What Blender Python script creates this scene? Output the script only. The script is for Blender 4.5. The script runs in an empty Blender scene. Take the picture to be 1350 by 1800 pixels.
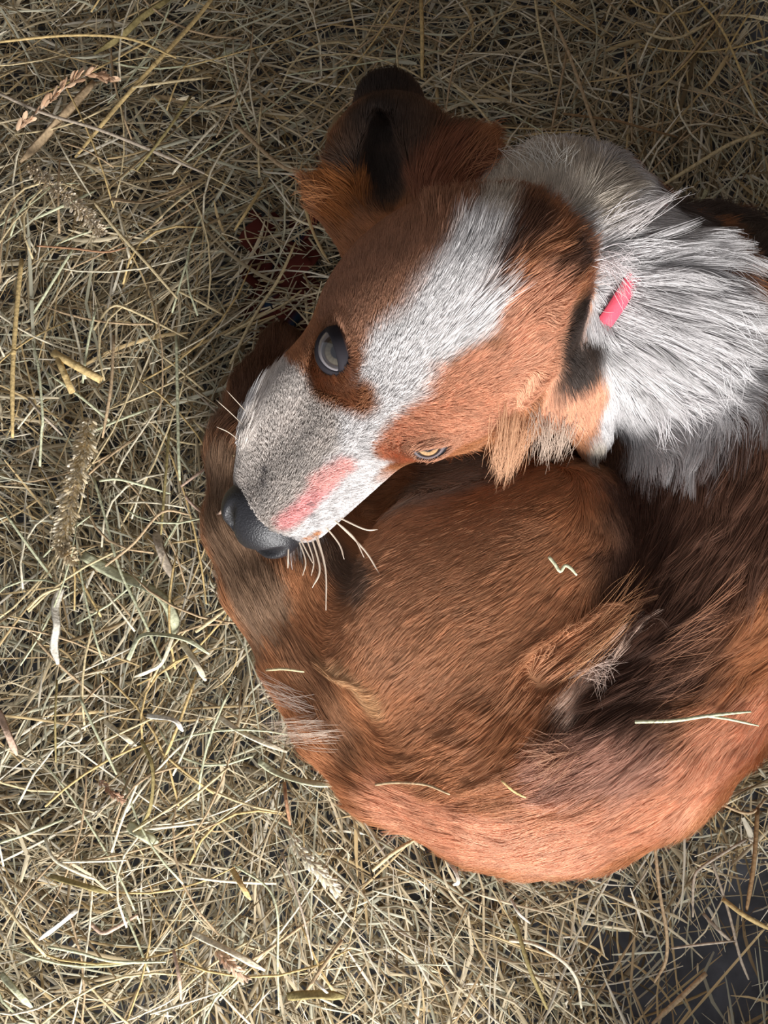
import bpy, math, random
import numpy as np
from mathutils import Vector, Matrix
from mathutils.bvhtree import BVHTree
from mathutils.kdtree import KDTree

FUR = True
rng = np.random.default_rng(7)
random.seed(7)
SC = bpy.context.scene
COL = SC.collection

# ------------------------------------------------------------------ camera
W, H = 1350.0, 1800.0
HFOV = math.radians(44.0)
FPX = (W / 2) / math.tan(HFOV / 2)
CAM = Vector((0.0, -0.12, 0.73))
AIM = Vector((0.0, 0.0, 0.05))
cam_data = bpy.data.cameras.new('camera')
cam = bpy.data.objects.new('camera', cam_data)
COL.objects.link(cam)
cam.location = CAM
cam.rotation_euler = (AIM - CAM).to_track_quat('-Z', 'Y').to_euler()
cam_data.sensor_fit = 'HORIZONTAL'
cam_data.angle = HFOV
cam_data.clip_start = 0.01
SC.camera = cam
RC = (AIM - CAM).to_track_quat('-Z', 'Y').to_matrix()

def ray(px, py):
    return (RC @ Vector(((px - W / 2) / FPX, -(py - H / 2) / FPX, -1.0))).normalized()

def P(px, py, z):
    d = ray(px, py)
    return CAM + d * ((z - CAM.z) / d.z)

def PN(px, py, z):
    return np.array(P(px, py, z))

# ------------------------------------------------------------------ world, lights, exposure
world = bpy.data.worlds.new('stable_air')
SC.world = world
world.use_nodes = True
bg = world.node_tree.nodes['Background']
bg.inputs[0].default_value = (0.96, 0.96, 1.0, 1)
bg.inputs[1].default_value = 0.42

def area(name, loc, aim, sx, sy, power, color):
    d = bpy.data.lights.new(name, 'AREA')
    d.shape = 'RECTANGLE'
    d.size, d.size_y = sx, sy
    d.energy = power
    d.color = color
    o = bpy.data.objects.new(name, d)
    COL.objects.link(o)
    o.location = loc
    o.rotation_euler = (Vector(aim) - Vector(loc)).to_track_quat('-Z', 'Y').to_euler()
    return o

area('doorway_daylight', (0.22, -1.22, 0.50), (0.0, -0.05, 0.1), 0.60, 0.42, 44.0, (1.0, 0.98, 0.96))

SC.view_settings.view_transform = 'Standard'
SC.view_settings.look = 'None'
SC.view_settings.exposure = 0.0
SC.view_settings.gamma = 1.0
SC.view_settings.use_curve_mapping = False
SC.cycles.use_denoising = True

# ------------------------------------------------------------------ helpers
def lin(r, g, b):
    def f(c):
        c /= 255.0
        return c / 12.92 if c <= 0.04045 else ((c + 0.055) / 1.055) ** 2.4
    return np.array([f(r), f(g), f(b)], np.float32)

def material(name, rough=0.6, spec=0.3, color=None, attr=None, noise=None, sheen=0.0, coat=0.0, bump=None):
    m = bpy.data.materials.new(name)
    m.use_nodes = True
    nt = m.node_tree
    b = nt.nodes['Principled BSDF']
    b.inputs['Roughness'].default_value = rough
    b.inputs['Specular IOR Level'].default_value = spec
    if coat:
        b.inputs['Coat Weight'].default_value = coat
        b.inputs['Coat Roughness'].default_value = 0.03
    src = None
    if attr:
        a = nt.nodes.new('ShaderNodeAttribute')
        a.attribute_name = attr
        src = a.outputs['Color']
    elif color is not None:
        c = nt.nodes.new('ShaderNodeRGB')
        c.outputs[0].default_value = (*[float(x) for x in color], 1)
        src = c.outputs[0]
    if noise:
        scale, lo, hi = noise[:3]
        tc = nt.nodes.new('ShaderNodeTexCoord')
        n = nt.nodes.new('ShaderNodeTexNoise')
        n.inputs['Scale'].default_value = scale
        n.inputs['Detail'].default_value = 5
        if len(noise) > 3:
            mp = nt.nodes.new('ShaderNodeMapping')
            mp.inputs['Scale'].default_value = noise[3]
            nt.links.new(tc.outputs['Object'], mp.inputs[0])
            nt.links.new(mp.outputs[0], n.inputs['Vector'])
        else:
            nt.links.new(tc.outputs['Object'], n.inputs['Vector'])
        mr = nt.nodes.new('ShaderNodeMapRange')
        mr.inputs['From Min'].default_value = 0.3
        mr.inputs['From Max'].default_value = 0.7
        mr.inputs['To Min'].default_value = lo
        mr.inputs['To Max'].default_value = hi
        nt.links.new(n.outputs['Fac'], mr.inputs['Value'])
        mx = nt.nodes.new('ShaderNodeVectorMath')
        mx.operation = 'SCALE'
        nt.links.new(src, mx.inputs[0])
        nt.links.new(mr.outputs[0], mx.inputs['Scale'])
        src = mx.outputs[0]
        if bump:
            bp = nt.nodes.new('ShaderNodeBump')
            bp.inputs['Strength'].default_value = bump
            bp.inputs['Distance'].default_value = 0.001
            nt.links.new(n.outputs['Fac'], bp.inputs['Height'])
            nt.links.new(bp.outputs[0], b.inputs['Normal'])
    nt.links.new(src, b.inputs['Base Color'])
    return m

def mesh_obj(name, V, F, mats, parent=None, smooth=True, colors=None, attr='tint'):
    me = bpy.data.meshes.new(name)
    V = np.asarray(V, np.float32)
    if isinstance(F, np.ndarray):
        n, k = F.shape
        me.vertices.add(len(V))
        me.vertices.foreach_set('co', V.ravel())
        me.loops.add(n * k)
        me.loops.foreach_set('vertex_index', F.astype(np.int32).ravel())
        me.polygons.add(n)
        me.polygons.foreach_set('loop_start', np.arange(0, n * k, k, dtype=np.int32))
        me.polygons.foreach_set('loop_total', np.full(n, k, np.int32))
        me.update(calc_edges=True)
    else:
        me.from_pydata([tuple(map(float, v)) for v in V], [], F)
        me.update()
    if colors is not None:
        a = me.color_attributes.new(attr, 'FLOAT_COLOR', 'POINT')
        c4 = np.ones((len(V), 4), np.float32)
        c4[:, :3] = colors
        a.data.foreach_set('color', c4.ravel())
    if smooth:
        me.polygons.foreach_set('use_smooth', np.ones(len(me.polygons), bool))
    for m in (mats if isinstance(mats, (list, tuple)) else [mats]):
        me.materials.append(m)
    o = bpy.data.objects.new(name, me)
    COL.objects.link(o)
    if parent:
        o.parent = parent
    return o

def tag(o, label=None, category=None, group=None, kind=None):
    for k, v in (('label', label), ('category', category), ('group', group), ('kind', kind)):
        if v:
            o[k] = v
    return o

def nrm(v):
    v = np.asarray(v, np.float32)
    return v / np.maximum(np.linalg.norm(v, axis=-1, keepdims=True), 1e-9)

# ------------------------------------------------------------------ signed distance sculpting (builds one continuous skin)
class Sculpt:
    def __init__(s, lo, hi, res):
        s.lo = np.array(lo, np.float32)
        s.res = res
        s.n = np.ceil((np.array(hi) - s.lo) / res).astype(int) + 1
        s.F = np.full(s.n, 0.06, np.float32)

    def box(s, lo, hi):
        i0 = np.clip(np.floor((np.array(lo) - s.lo) / s.res).astype(int), 0, s.n)
        i1 = np.clip(np.ceil((np.array(hi) - s.lo) / s.res).astype(int) + 1, 0, s.n)
        if np.any(i1 <= i0):
            return None
        ax = [s.lo[k] + s.res * np.arange(i0[k], i1[k], dtype=np.float32) for k in range(3)]
        sl = tuple(slice(a, b) for a, b in zip(i0, i1))
        return sl, ax[0][:, None, None], ax[1][None, :, None], ax[2][None, None, :]

    def blend(s, sl, d, k, mode):
        f = s.F[sl]
        if mode == 'sub':
            a, b = -f, d
        else:
            a, b = f, d
        if k > 0:
            h = np.maximum(k - np.abs(a - b), 0) / k
            r = np.minimum(a, b) - h * h * k * 0.25
        else:
            r = np.minimum(a, b)
        s.F[sl] = -r if mode == 'sub' else r

    def cone(s, a, ra, b, rb, k=0.02, mode='add', flat=None):
        a = np.array(a, np.float32); b = np.array(b, np.float32)
        r = max(ra, rb) + k + s.res * 3
        g = s.box(np.minimum(a, b) - r, np.maximum(a, b) + r)
        if g is None: return
        sl, X, Y, Z = g
        e = b - a
        L2 = max(float(e @ e), 1e-9)
        x, y, z = X - a[0], Y - a[1], Z - a[2]
        t = np.clip((x * e[0] + y * e[1] + z * e[2]) / L2, 0, 1)
        x, y, z = x - t * e[0], y - t * e[1], z - t * e[2]
        if flat is not None:                      # (axis, factor): thinner along that axis
            ax, fa = np.array(flat[0], np.float32), flat[1]
            q = x * ax[0] + y * ax[1] + z * ax[2]
            d2 = x * x + y * y + z * z + q * q * (1 / fa ** 2 - 1)
            d = (np.sqrt(np.maximum(d2, 0)) - (ra + (rb - ra) * t)) * (0.5 + 0.5 * fa)
        else:
            d = np.sqrt(x * x + y * y + z * z) - (ra + (rb - ra) * t)
        s.blend(sl, d, k, mode)

    def chain(s, pts, k=0.02):
        for (p, r), (q, w) in zip(pts[:-1], pts[1:]):
            s.cone(p, r, q, w, k)

    def ell(s, c, R, rad, k=0.02, mode='add'):
        c = np.array(c, np.float32); R = np.array(R, np.float32)   # rows: axes
        ext = np.sqrt(((R * np.array(rad)[:, None]) ** 2).sum(0)) + k + s.res * 3
        g = s.box(c - ext, c + ext)
        if g is None: return
        sl, X, Y, Z = g
        x, y, z = X - c[0], Y - c[1], Z - c[2]
        q1 = q2 = 0
        for i in range(3):
            u = (x * R[i, 0] + y * R[i, 1] + z * R[i, 2]) / rad[i]
            q1 = q1 + u * u
            u = u / rad[i]
            q2 = q2 + u * u
        k0 = np.sqrt(q1); k1 = np.sqrt(q2)
        s.blend(sl, k0 * (k0 - 1) / np.maximum(k1, 1e-6), k, mode)

    def mesh(s):
        F = s.F
        neg = F < 0
        c = neg[:-1, :-1, :-1].astype(np.int8)
        cnt = np.zeros(np.array(F.shape) - 1, np.int8)
        offs = [(i, j, k) for i in (0, 1) for j in (0, 1) for k in (0, 1)]
        sh = cnt.shape
        for i, j, k in offs:
            cnt += neg[i:i + sh[0], j:j + sh[1], k:k + sh[2]]
        act = (cnt > 0) & (cnt < 8)
        I = np.argwhere(act)
        idx = np.full(sh, -1, np.int32)
        idx[act] = np.arange(len(I))
        val = {o: F[I[:, 0] + o[0], I[:, 1] + o[1], I[:, 2] + o[2]] for o in offs}
        acc = np.zeros((len(I), 3), np.float32); num = np.zeros(len(I), np.float32)
        for o in offs:
            for ax in range(3):
                if o[ax] == 0:
                    p = list(o); p[ax] = 1; p = tuple(p)
                    a, b = val[o], val[p]
                    m = (a < 0) != (b < 0)
                    t = np.where(m, a / np.where(m, a - b, 1), 0)
                    pos = np.tile(np.array(o, np.float32), (len(I), 1))
                    pos[:, ax] = t
                    acc += pos * m[:, None]; num += m
        V = s.lo + s.res * (I + acc / num[:, None])
        quads = []
        for ax in range(3):
            a1, a2 = (ax + 1) % 3, (ax + 2) % 3
            s0 = [slice(None)] * 3; s1 = [slice(None)] * 3
            s0[ax] = slice(0, -1); s1[ax] = slice(1, None)
            n0 = neg[tuple(s0)]; n1 = neg[tuple(s1)]
            E = np.argwhere(n0 != n1)
            E = E[(E[:, a1] > 0) & (E[:, a2] > 0) & (E[:, a1] < F.shape[a1] - 1) & (E[:, a2] < F.shape[a2] - 1)]
            fl = n0[E[:, 0], E[:, 1], E[:, 2]]
            def cell(d1, d2):
                q = E.copy(); q[:, a1] -= d1; q[:, a2] -= d2
                return idx[q[:, 0], q[:, 1], q[:, 2]]
            Q = np.stack([cell(1, 1), cell(0, 1), cell(0, 0), cell(1, 0)], 1)
            Q[~fl] = Q[~fl][:, ::-1]
            quads.append(Q)
        return V, np.concatenate(quads)

    def sample(s, p):
        q = (p - s.lo) / s.res
        q = np.clip(q, 0, s.n - 1.001)
        i = q.astype(int); f = (q - i).astype(np.float32)
        r = 0
        for a in (0, 1):
            for b in (0, 1):
                for c in (0, 1):
                    w = (f[:, 0] if a else 1 - f[:, 0]) * (f[:, 1] if b else 1 - f[:, 1]) * (f[:, 2] if c else 1 - f[:, 2])
                    r = r + w * s.F[i[:, 0] + a, i[:, 1] + b, i[:, 2] + c]
        return r

    def grad(s, p, h=0.003):
        g = np.empty_like(p)
        for k in range(3):
            d = np.zeros(3, np.float32); d[k] = h
            g[:, k] = s.sample(p + d) - s.sample(p - d)
        return nrm(g)

# ================================================================== DOG
# head frame: origin between the eyes, axes forward / to the dog's left / up, unit = half the eye distance
EYE_R, EYE_L = PN(594, 618, 0.214), PN(748, 771, 0.192)
HO = (EYE_R + EYE_L) / 2
hl = nrm(EYE_L - EYE_R)
NOSE = PN(470, 945, 0.152)
hf = NOSE - HO
hf = nrm(hf - hl * (hf @ hl))
hu = np.cross(hf, hl)
if hu[2] < 0: hu = -hu
UA = float(np.linalg.norm(EYE_L - EYE_R)) / 2
HR = np.stack([hf, hl, hu])

def hp(f, l, u):
    return HO + UA * (f * hf + l * hl + u * hu)

S = Sculpt((-0.17, -0.32, 0.0), (0.40, 0.31, 0.30), 0.0021)
def px_chain(pts, k=0.03):
    S.chain([(PN(x, y, z), r) for x, y, z, r in pts], k)

# torso along the curl, from the shoulders round to the rump
px_chain([(1215, 530, .078, .062), (1285, 640, .090, .078), (1300, 810, .098, .084), (1275, 990, .100, .082),
          (1158, 1150, .096, .072), (1085, 1255, .092, .070), (975, 1315, .090, .069), (860, 1312, .085, .066), (770, 1290, .078, .055)], 0.03)
# belly, chest and the hollow inside the curl
S.ell(PN(1060, 960, .065), np.eye(3), (.115, .125, .055), 0.03)
S.ell(PN(860, 780, .075), np.eye(3), (.10, .07, .055), 0.03)
S.ell(PN(760, 1080, .06), np.eye(3), (.085, .10, .05), 0.03)
# folded hind leg: thigh, knee, shank, hock, foot
S.cone(PN(900, 1290, .105), .066, PN(978, 948, .128), .041, 0.012)
S.cone(PN(978, 948, .128), .041, PN(650, 1195, .090), .027, 0.03)
S.ell(PN(845, 1060, .125), np.eye(3), (.078, .082, .042), 0.03)
S.cone(PN(650, 1195, .088), .025, PN(560, 1010, .082), .02, 0.02)
S.cone(PN(990, 1100, .125), .026, PN(1032, 1225, .104), .019, 0.02)
# tail wrapped round the left side
px_chain([(770, 1340, .075, .045), (690, 1345, .068, .035), (600, 1275, .066, .027), (535, 1160, .067, .025), (475, 1040, .069, .026),
          (437, 930, .069, .026), (430, 800, .066, .023), (462, 690, .058, .019), (500, 610, .052, .014)], 0.012)
# neck and nape
px_chain([(905, 480, .184, .054), (985, 430, .178, .053), (1130, 560, .148, .060), (1215, 590, .115, .062)], 0.025)

def hell(f, l, u, rf, rl, ru, k=0.02, mode='add', R=HR):
    S.ell(hp(f, l, u), R, (rf * UA, rl * UA, ru * UA), k * 1.0, mode)

def hcone(a, ra, b, rb, k=0.015, mode='add', flat=None):
    S.cone(hp(*a), ra * UA, hp(*b), rb * UA, k, mode, flat)

hell(-1.9, 0, -.25, 2.0, 1.62, 1.45, 0.02)                 # cranium
hell(-.5, 0, -.05, 1.4, 1.3, .72, 0.02)                    # forehead
for sgn in (-1, 1):
    hell(-1.2, sgn * .95, -.85, 1.6, .95, 1.0, 0.02)       # cheeks
    hell(-.35, sgn * .72, .22, .62, .38, .30, 0.012)       # brow
    hcone((.2, sgn * .54 - .10, -.55), .64, (2.62, sgn * .32 + .12, -.70), .62, 0.012)   # lips
hell(1.2, -.86, -.72, 1.25, .62, .60, 0.02)
hcone((-.2, 0, -.12), .70, (2.72, .14, -.20), .44, 0.010)    # bridge of the muzzle
hcone((.2, 0, -1.0), .75, (2.4, 0, -1.0), .45, 0.02)       # lower jaw

# ears: dog's right ear stands half up at the top, the left one hangs on the right
fl = nrm([0.25, -0.45, 0.85])
S.cone(PN(735, 385, .198), .040, PN(695, 280, .208), .034, 0.014, flat=(fl, .5))
S.cone(PN(695, 280, .208), .034, PN(684, 188, .206), .019, 0.014, flat=(fl, .45))
S.cone(PN(640, 385, .196), .020, PN(575, 345, .196), .010, 0.014, flat=(fl, .6))
S.cone(PN(770, 350, .202), .026, PN(825, 270, .206), .013, 0.014, flat=(fl, .6))
S.cone(PN(672, 325, .222), .018, PN(668, 225, .224), .010, 0.008, 'sub')
fl = nrm([0.6, -0.5, 0.6])
S.cone(PN(935, 560, .200), .034, PN(1010, 640, .190), .034, 0.008, flat=(fl, .5))
S.cone(PN(1010, 640, .190), .034, PN(1045, 765, .158), .012, 0.008, flat=(fl, .45))
S.cone(PN(930, 660, .180), .026, PN(890, 770, .150), .010, 0.014)
# hind foot under the nose
S.ell(PN(600, 960, .062), np.eye(3), (.050, .045, .030), 0.02)

V, Q = S.mesh()
V = V.astype(np.float32)
bvh = BVHTree.FromPolygons([tuple(v) for v in V.tolist()], Q.tolist())
VN = S.grad(V)

dog = bpy.data.objects.new('dog', None)
COL.objects.link(dog)
dog.location = (0.1, 0.0, 0.0)
tag(dog, 'red and white long-haired dog curled up on the hay, looking up', 'dog')
ORG = np.array(dog.location, np.float32)

def hit(px, py):
    h = bvh.ray_cast(CAM, ray(px, py))
    return None if h[0] is None else np.array(h[0])

def stroke3d(pts, step=16):
    out = []
    for (a, b), (c, d) in zip(pts[:-1], pts[1:]):
        n = max(1, int(math.hypot(c - a, d - b) / step))
        for i in range(n):
            t = i / n
            h = hit(a + (c - a) * t, b + (d - b) * t)
            if h is not None: out.append(h)
    h = hit(*pts[-1])
    if h is not None: out.append(h)
    return np.array(out, np.float32)

# ---- markings of the coat, with some light and shade painted in
WHITE, CREAM = lin(232, 229, 228), lin(214, 204, 190)
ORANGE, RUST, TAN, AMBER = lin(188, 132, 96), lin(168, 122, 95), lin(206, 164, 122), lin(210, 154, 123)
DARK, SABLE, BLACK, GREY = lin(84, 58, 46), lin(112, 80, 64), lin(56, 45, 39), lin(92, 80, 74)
PINK = lin(238, 186, 184)
MM = 0.00036
PAINT = [   # colour, radius in photo pixels at the coat, soft edge share, points
    (SABLE, 130, .6, [(1160, 760), (1200, 900), (1180, 1060), (1110, 1200)]),  # flank: sable back plus the rump's shade painted into the fur
    (DARK, 85, .8, [(1130, 820), (1150, 950), (1150, 1080), (1080, 1230)]),  # shaded hollow between thigh and spine, painted darker
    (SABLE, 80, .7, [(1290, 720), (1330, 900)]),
    (GREY, 75, .5, [(1110, 370), (1180, 370), (1260, 390), (1330, 440), (1345, 520)]),  # shoulder behind the neck, its shade painted grey
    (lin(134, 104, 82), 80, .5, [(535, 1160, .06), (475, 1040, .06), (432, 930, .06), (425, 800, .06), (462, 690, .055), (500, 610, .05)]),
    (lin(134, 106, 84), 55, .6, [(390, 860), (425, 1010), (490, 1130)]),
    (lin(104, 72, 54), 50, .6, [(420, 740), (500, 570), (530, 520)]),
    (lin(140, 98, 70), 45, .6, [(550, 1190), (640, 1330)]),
    (lin(184, 132, 96), 150, .5, [(760, 1030), (900, 1060)]),
    (TAN, 34, .9, [(610, 1180), (670, 1225)]),
    (lin(112, 86, 70), 40, .9, [(560, 1000), (650, 1010)]),
    (lin(160, 138, 122), 60, .9, [(740, 850), (850, 820)]),  # pale chest hair, dulled with painted shade
    (AMBER, 75, .8, [(740, 1450), (1000, 1500), (1200, 1400), (1330, 1250)]),  # lit lower edge of the rump, painted lighter
    (lin(186, 142, 122), 55, .9, [(1010, 1330), (1150, 1320)]),  # pinkish grey sheen painted on the rump top
    (lin(226, 196, 176), 24, .7, [(1060, 1150), (1020, 1215)]),
    (lin(210, 207, 207), 120, .3, [(1010, 300), (1080, 420), (1150, 560), (1190, 660)]),
    (lin(210, 207, 207), 80, .4, [(1110, 700), (1150, 730)]),
    'head',
    (RUST, 120, .3, [(640, 500), (740, 420), (820, 340)]),
    (RUST, 60, .3, [(590, 560), (640, 600)]),
    (AMBER, 85, .3, [(730, 760), (860, 690), (960, 600)]),  # lit cheek, its brightness painted into the fur
    (ORANGE, 85, .3, [(880, 520), (980, 450)]),
    (SABLE, 24, .9, [(850, 480), (930, 390)]),
    (SABLE, 24, .9, [(930, 520), (1010, 450)]),
    (CREAM, 75, .5, [(900, 330), (960, 300), (1010, 340)]),
    (CREAM, 26, .9, [(830, 440), (880, 350)]),
    (WHITE, 34, .9, [(835, 425), (800, 490)]),
    (WHITE, 48, .9, [(790, 520), (740, 590), (690, 650)]),
    (WHITE, 26, 1.0, [(770, 610), (855, 560)]),
    (WHITE, 46, .6, [(690, 650), (620, 750), (540, 830)]),
    (lin(206, 197, 190), 75, .5, [(530, 750), (470, 830), (450, 870)]),  # white muzzle fur on the shaded side, greyed here and in the next stroke
    (lin(206, 197, 190), 50, .3, [(490, 690), (440, 790)]),
    (WHITE, 44, .3, [(640, 800), (590, 880), (560, 940), (530, 965)]),
    (lin(168, 116, 82), 30, .9, [(552, 600), (570, 680), (630, 700)]),
    (lin(196, 158, 118), 22, .6, [(560, 470), (540, 580)]),
    (AMBER, 32, .5, [(690, 790), (740, 740), (820, 760)]),
    (PINK, 18, .9, [(500, 918), (538, 885), (570, 852)]),
    (lin(240, 196, 190), 18, .9, [(560, 850), (600, 820)]),
    (lin(110, 104, 104), 5, .9, [(465, 830), (466, 834)]),
    (lin(110, 104, 104), 5, .9, [(462, 853), (464, 856)]),
    (lin(120, 110, 112), 4, .9, [(541, 884), (542, 886)]),
    (lin(120, 110, 112), 3.5, .9, [(541, 905), (542, 906)]),
    (lin(205, 150, 105), 8, .9, [(535, 945), (550, 938)]),
    # ears
    (lin(92, 70, 56), 95, .6, [(684, 150, .21), (686, 190, .21), (690, 250, .21), (680, 300, .21)]),
    (BLACK, 52, .9, [(672, 170, .212), (665, 240, .215), (658, 310, .214)]),
    (lin(172, 108, 58), 45, .6, [(560, 330), (610, 370)]),
    (lin(150, 96, 70), 50, .6, [(830, 250), (770, 340)]),
    (AMBER, 55, .4, [(930, 570), (1020, 700)]),
    (BLACK, 48, .6, [(1005, 585), (1008, 600), (1012, 620)]),
    (CREAM, 18, .8, [(1045, 775), (1050, 785)]),
]
def value_noise(p, f, seed):
    r = np.random.default_rng(seed)
    o = 0
    for _ in range(5):
        k = nrm(r.normal(size=3)) * f * r.uniform(.6, 1.6)
        o = o + np.sin(p @ k.astype(np.float32) + r.uniform(0, 6.28))
    return o / 5

VC = np.tile(lin(178, 122, 84), (len(V), 1)).astype(np.float32)
nz = value_noise(V, 180, 3) * .6 + value_noise(V, 500, 4) * .5
HLOC = ((V - HO) @ HR.T) / UA
HEADV = (HLOC[:, 0] > -7.5) & (HLOC[:, 2] > -1.8 + .15 * np.maximum(HLOC[:, 0], 0)) & (HLOC[:, 0] < 4) & (np.abs(HLOC[:, 1]) < 2.5 + 2.5 * (HLOC[:, 0] < -1.5))
wh = np.clip((HLOC[:, 0] - .9) / .5 + .25 * nz, 0, 1)[:, None] * (HEADV & (np.abs(HLOC[:, 1] - .05) < 1.5) & (HLOC[:, 2] > -1.5 + .1 * HLOC[:, 0]))[:, None]
VC += (WHITE - VC) * wh
on_head = False
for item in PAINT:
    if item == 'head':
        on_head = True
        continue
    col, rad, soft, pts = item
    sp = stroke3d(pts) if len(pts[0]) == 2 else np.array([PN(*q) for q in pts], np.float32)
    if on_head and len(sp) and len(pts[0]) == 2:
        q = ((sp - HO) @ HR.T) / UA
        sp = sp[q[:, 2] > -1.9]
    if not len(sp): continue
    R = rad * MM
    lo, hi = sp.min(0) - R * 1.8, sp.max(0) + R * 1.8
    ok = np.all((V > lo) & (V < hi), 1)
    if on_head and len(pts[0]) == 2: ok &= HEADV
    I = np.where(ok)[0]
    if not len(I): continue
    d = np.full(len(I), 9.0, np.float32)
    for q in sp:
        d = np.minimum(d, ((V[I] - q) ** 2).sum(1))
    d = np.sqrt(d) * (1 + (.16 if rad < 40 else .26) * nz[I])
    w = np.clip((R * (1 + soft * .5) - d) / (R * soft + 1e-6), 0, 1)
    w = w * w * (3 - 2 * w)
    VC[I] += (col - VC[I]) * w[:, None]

# ---- lie of the coat: strokes (length of hair in mm, lift, points)
COMB = [
    (4, .15, [(480, 890), (600, 760), (690, 650)]), (6, .18, [(690, 650), (760, 560), (840, 450)]),
    (3, .12, [(430, 870), (470, 740), (530, 600)]), (4, .12, [(440, 880), (540, 770), (600, 700)]), (5, .15, [(545, 570), (565, 460), (600, 400)]),
    (4, .12, [(580, 920), (660, 830), (720, 795)]), (6, .18, [(740, 740), (840, 720), (930, 640), (990, 560)]),
    (6, .18, [(800, 780), (880, 730), (930, 690)]), (6, .18, [(780, 700), (860, 620), (920, 540)]),
    (7, .18, [(640, 560), (690, 470), (730, 380)]), (7, .18, [(620, 500), (650, 420)]), (5, .15, [(570, 650), (620, 700)]),
    (9, .3, [(700, 360), (680, 260), (684, 150)]), (20, .4, [(640, 390), (590, 350), (540, 320)]), (22, .4, [(760, 380), (800, 310), (850, 250)]),
    (18, .35, [(820, 500), (850, 420), (880, 330)]), (20, .4, [(900, 420), (930, 330), (945, 250)]), (18, .4, [(980, 420), (1000, 330), (1010, 270)]),
    (26, .35, [(1010, 400), (1060, 370), (1110, 350)]), (26, .4, [(850, 540), (930, 450), (1030, 395)]), (26, .4, [(900, 560), (980, 490), (1050, 445)]),
    (14, .25, [(960, 560), (1010, 640), (1045, 770)]), (22, .3, [(930, 640), (900, 740), (885, 830)]), (22, .3, [(980, 680), (965, 790)]),
    (14, .25, [(1040, 560), (1050, 660), (1060, 760)]),
    (48, .3, [(1060, 480), (1180, 450), (1310, 430)]), (52, .3, [(1060, 530), (1180, 560), (1320, 590)]),
    (42, .3, [(1070, 600), (1170, 670), (1270, 700)]), (30, .3, [(1080, 680), (1130, 740), (1190, 770)]), (46, .3, [(1200, 480), (1310, 520)]),
    (26, .2, [(1110, 370), (1220, 400), (1330, 500)]),
    (36, .2, [(1340, 760), (1270, 920), (1180, 1030)]), (40, .22, [(1345, 960), (1280, 1080), (1150, 1160)]),
    (36, .2, [(1335, 1130), (1240, 1210), (1120, 1260)]), (32, .2, [(1250, 720), (1220, 860), (1160, 980)]), (26, .2, [(1130, 800), (1140, 920), (1110, 1040)]),
    (24, .14, [(1335, 1250), (1200, 1390), (1050, 1450), (900, 1480), (740, 1430), (640, 1370)]), (22, .14, [(1300, 1350), (1180, 1450), (1000, 1510), (850, 1510)]),
    (28, .2, [(1200, 1270), (1080, 1340), (980, 1380), (880, 1400)]),
    (16, .15, [(960, 870), (800, 960), (660, 1060), (600, 1170)]), (18, .15, [(1070, 960), (950, 1080), (820, 1170), (720, 1260)]),
    (20, .2, [(1000, 1190), (930, 1270), (860, 1330), (760, 1370)]), (14, .15, [(860, 850), (720, 900), (640, 980)]),
    (34, .35, [(970, 1200), (1040, 1120), (1110, 1060)]), (18, .2, [(1060, 870), (1090, 960), (1080, 1060)]),
    (28, .15, [(650, 1350), (545, 1180), (460, 1030), (400, 900), (430, 760), (520, 560)]), (24, .15, [(610, 1260), (520, 1100), (470, 1000)]),
    (22, .2, [(700, 860), (780, 850), (880, 830)]),
]
CP, CD, CL, CF = [], [], [], []
for L, lift, pts in COMB:
    sp = stroke3d(pts, 14)
    if len(sp) < 2: continue
    dd = np.gradient(sp, axis=0)
    CP.append(sp); CD.append(nrm(dd)); CL.append(np.full(len(sp), L / 1000)); CF.append(np.full(len(sp), lift))
CP, CD, CL, CF = np.concatenate(CP).astype(np.float32), np.concatenate(CD).astype(np.float32), np.concatenate(CL).astype(np.float32), np.concatenate(CF).astype(np.float32)

def field(p):
    D = np.empty((len(p), 3), np.float32); L = np.empty(len(p), np.float32); F = np.empty(len(p), np.float32)
    c2 = (CP ** 2).sum(1)
    for i in range(0, len(p), 20000):
        q = p[i:i + 20000]
        d2 = np.maximum((q ** 2).sum(1)[:, None] + c2[None] - 2 * q @ CP.T, 0) + 4e-5
        w = 1 / (d2 * d2 * np.sqrt(d2))
        w /= w.sum(1, keepdims=True)
        D[i:i + 20000] = w @ CD; L[i:i + 20000] = w @ CL; F[i:i + 20000] = w @ CF
    return D, L, F

M_skin = material('coat_skin', 0.8, 0.1, attr='tint')
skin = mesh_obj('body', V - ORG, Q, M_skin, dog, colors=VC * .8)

EYE_RC = hit(602, 618) + np.array(ray(602, 618)) * .0118
EYE_LC = hit(750, 770) + np.array(ray(750, 770)) * .0108

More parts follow.
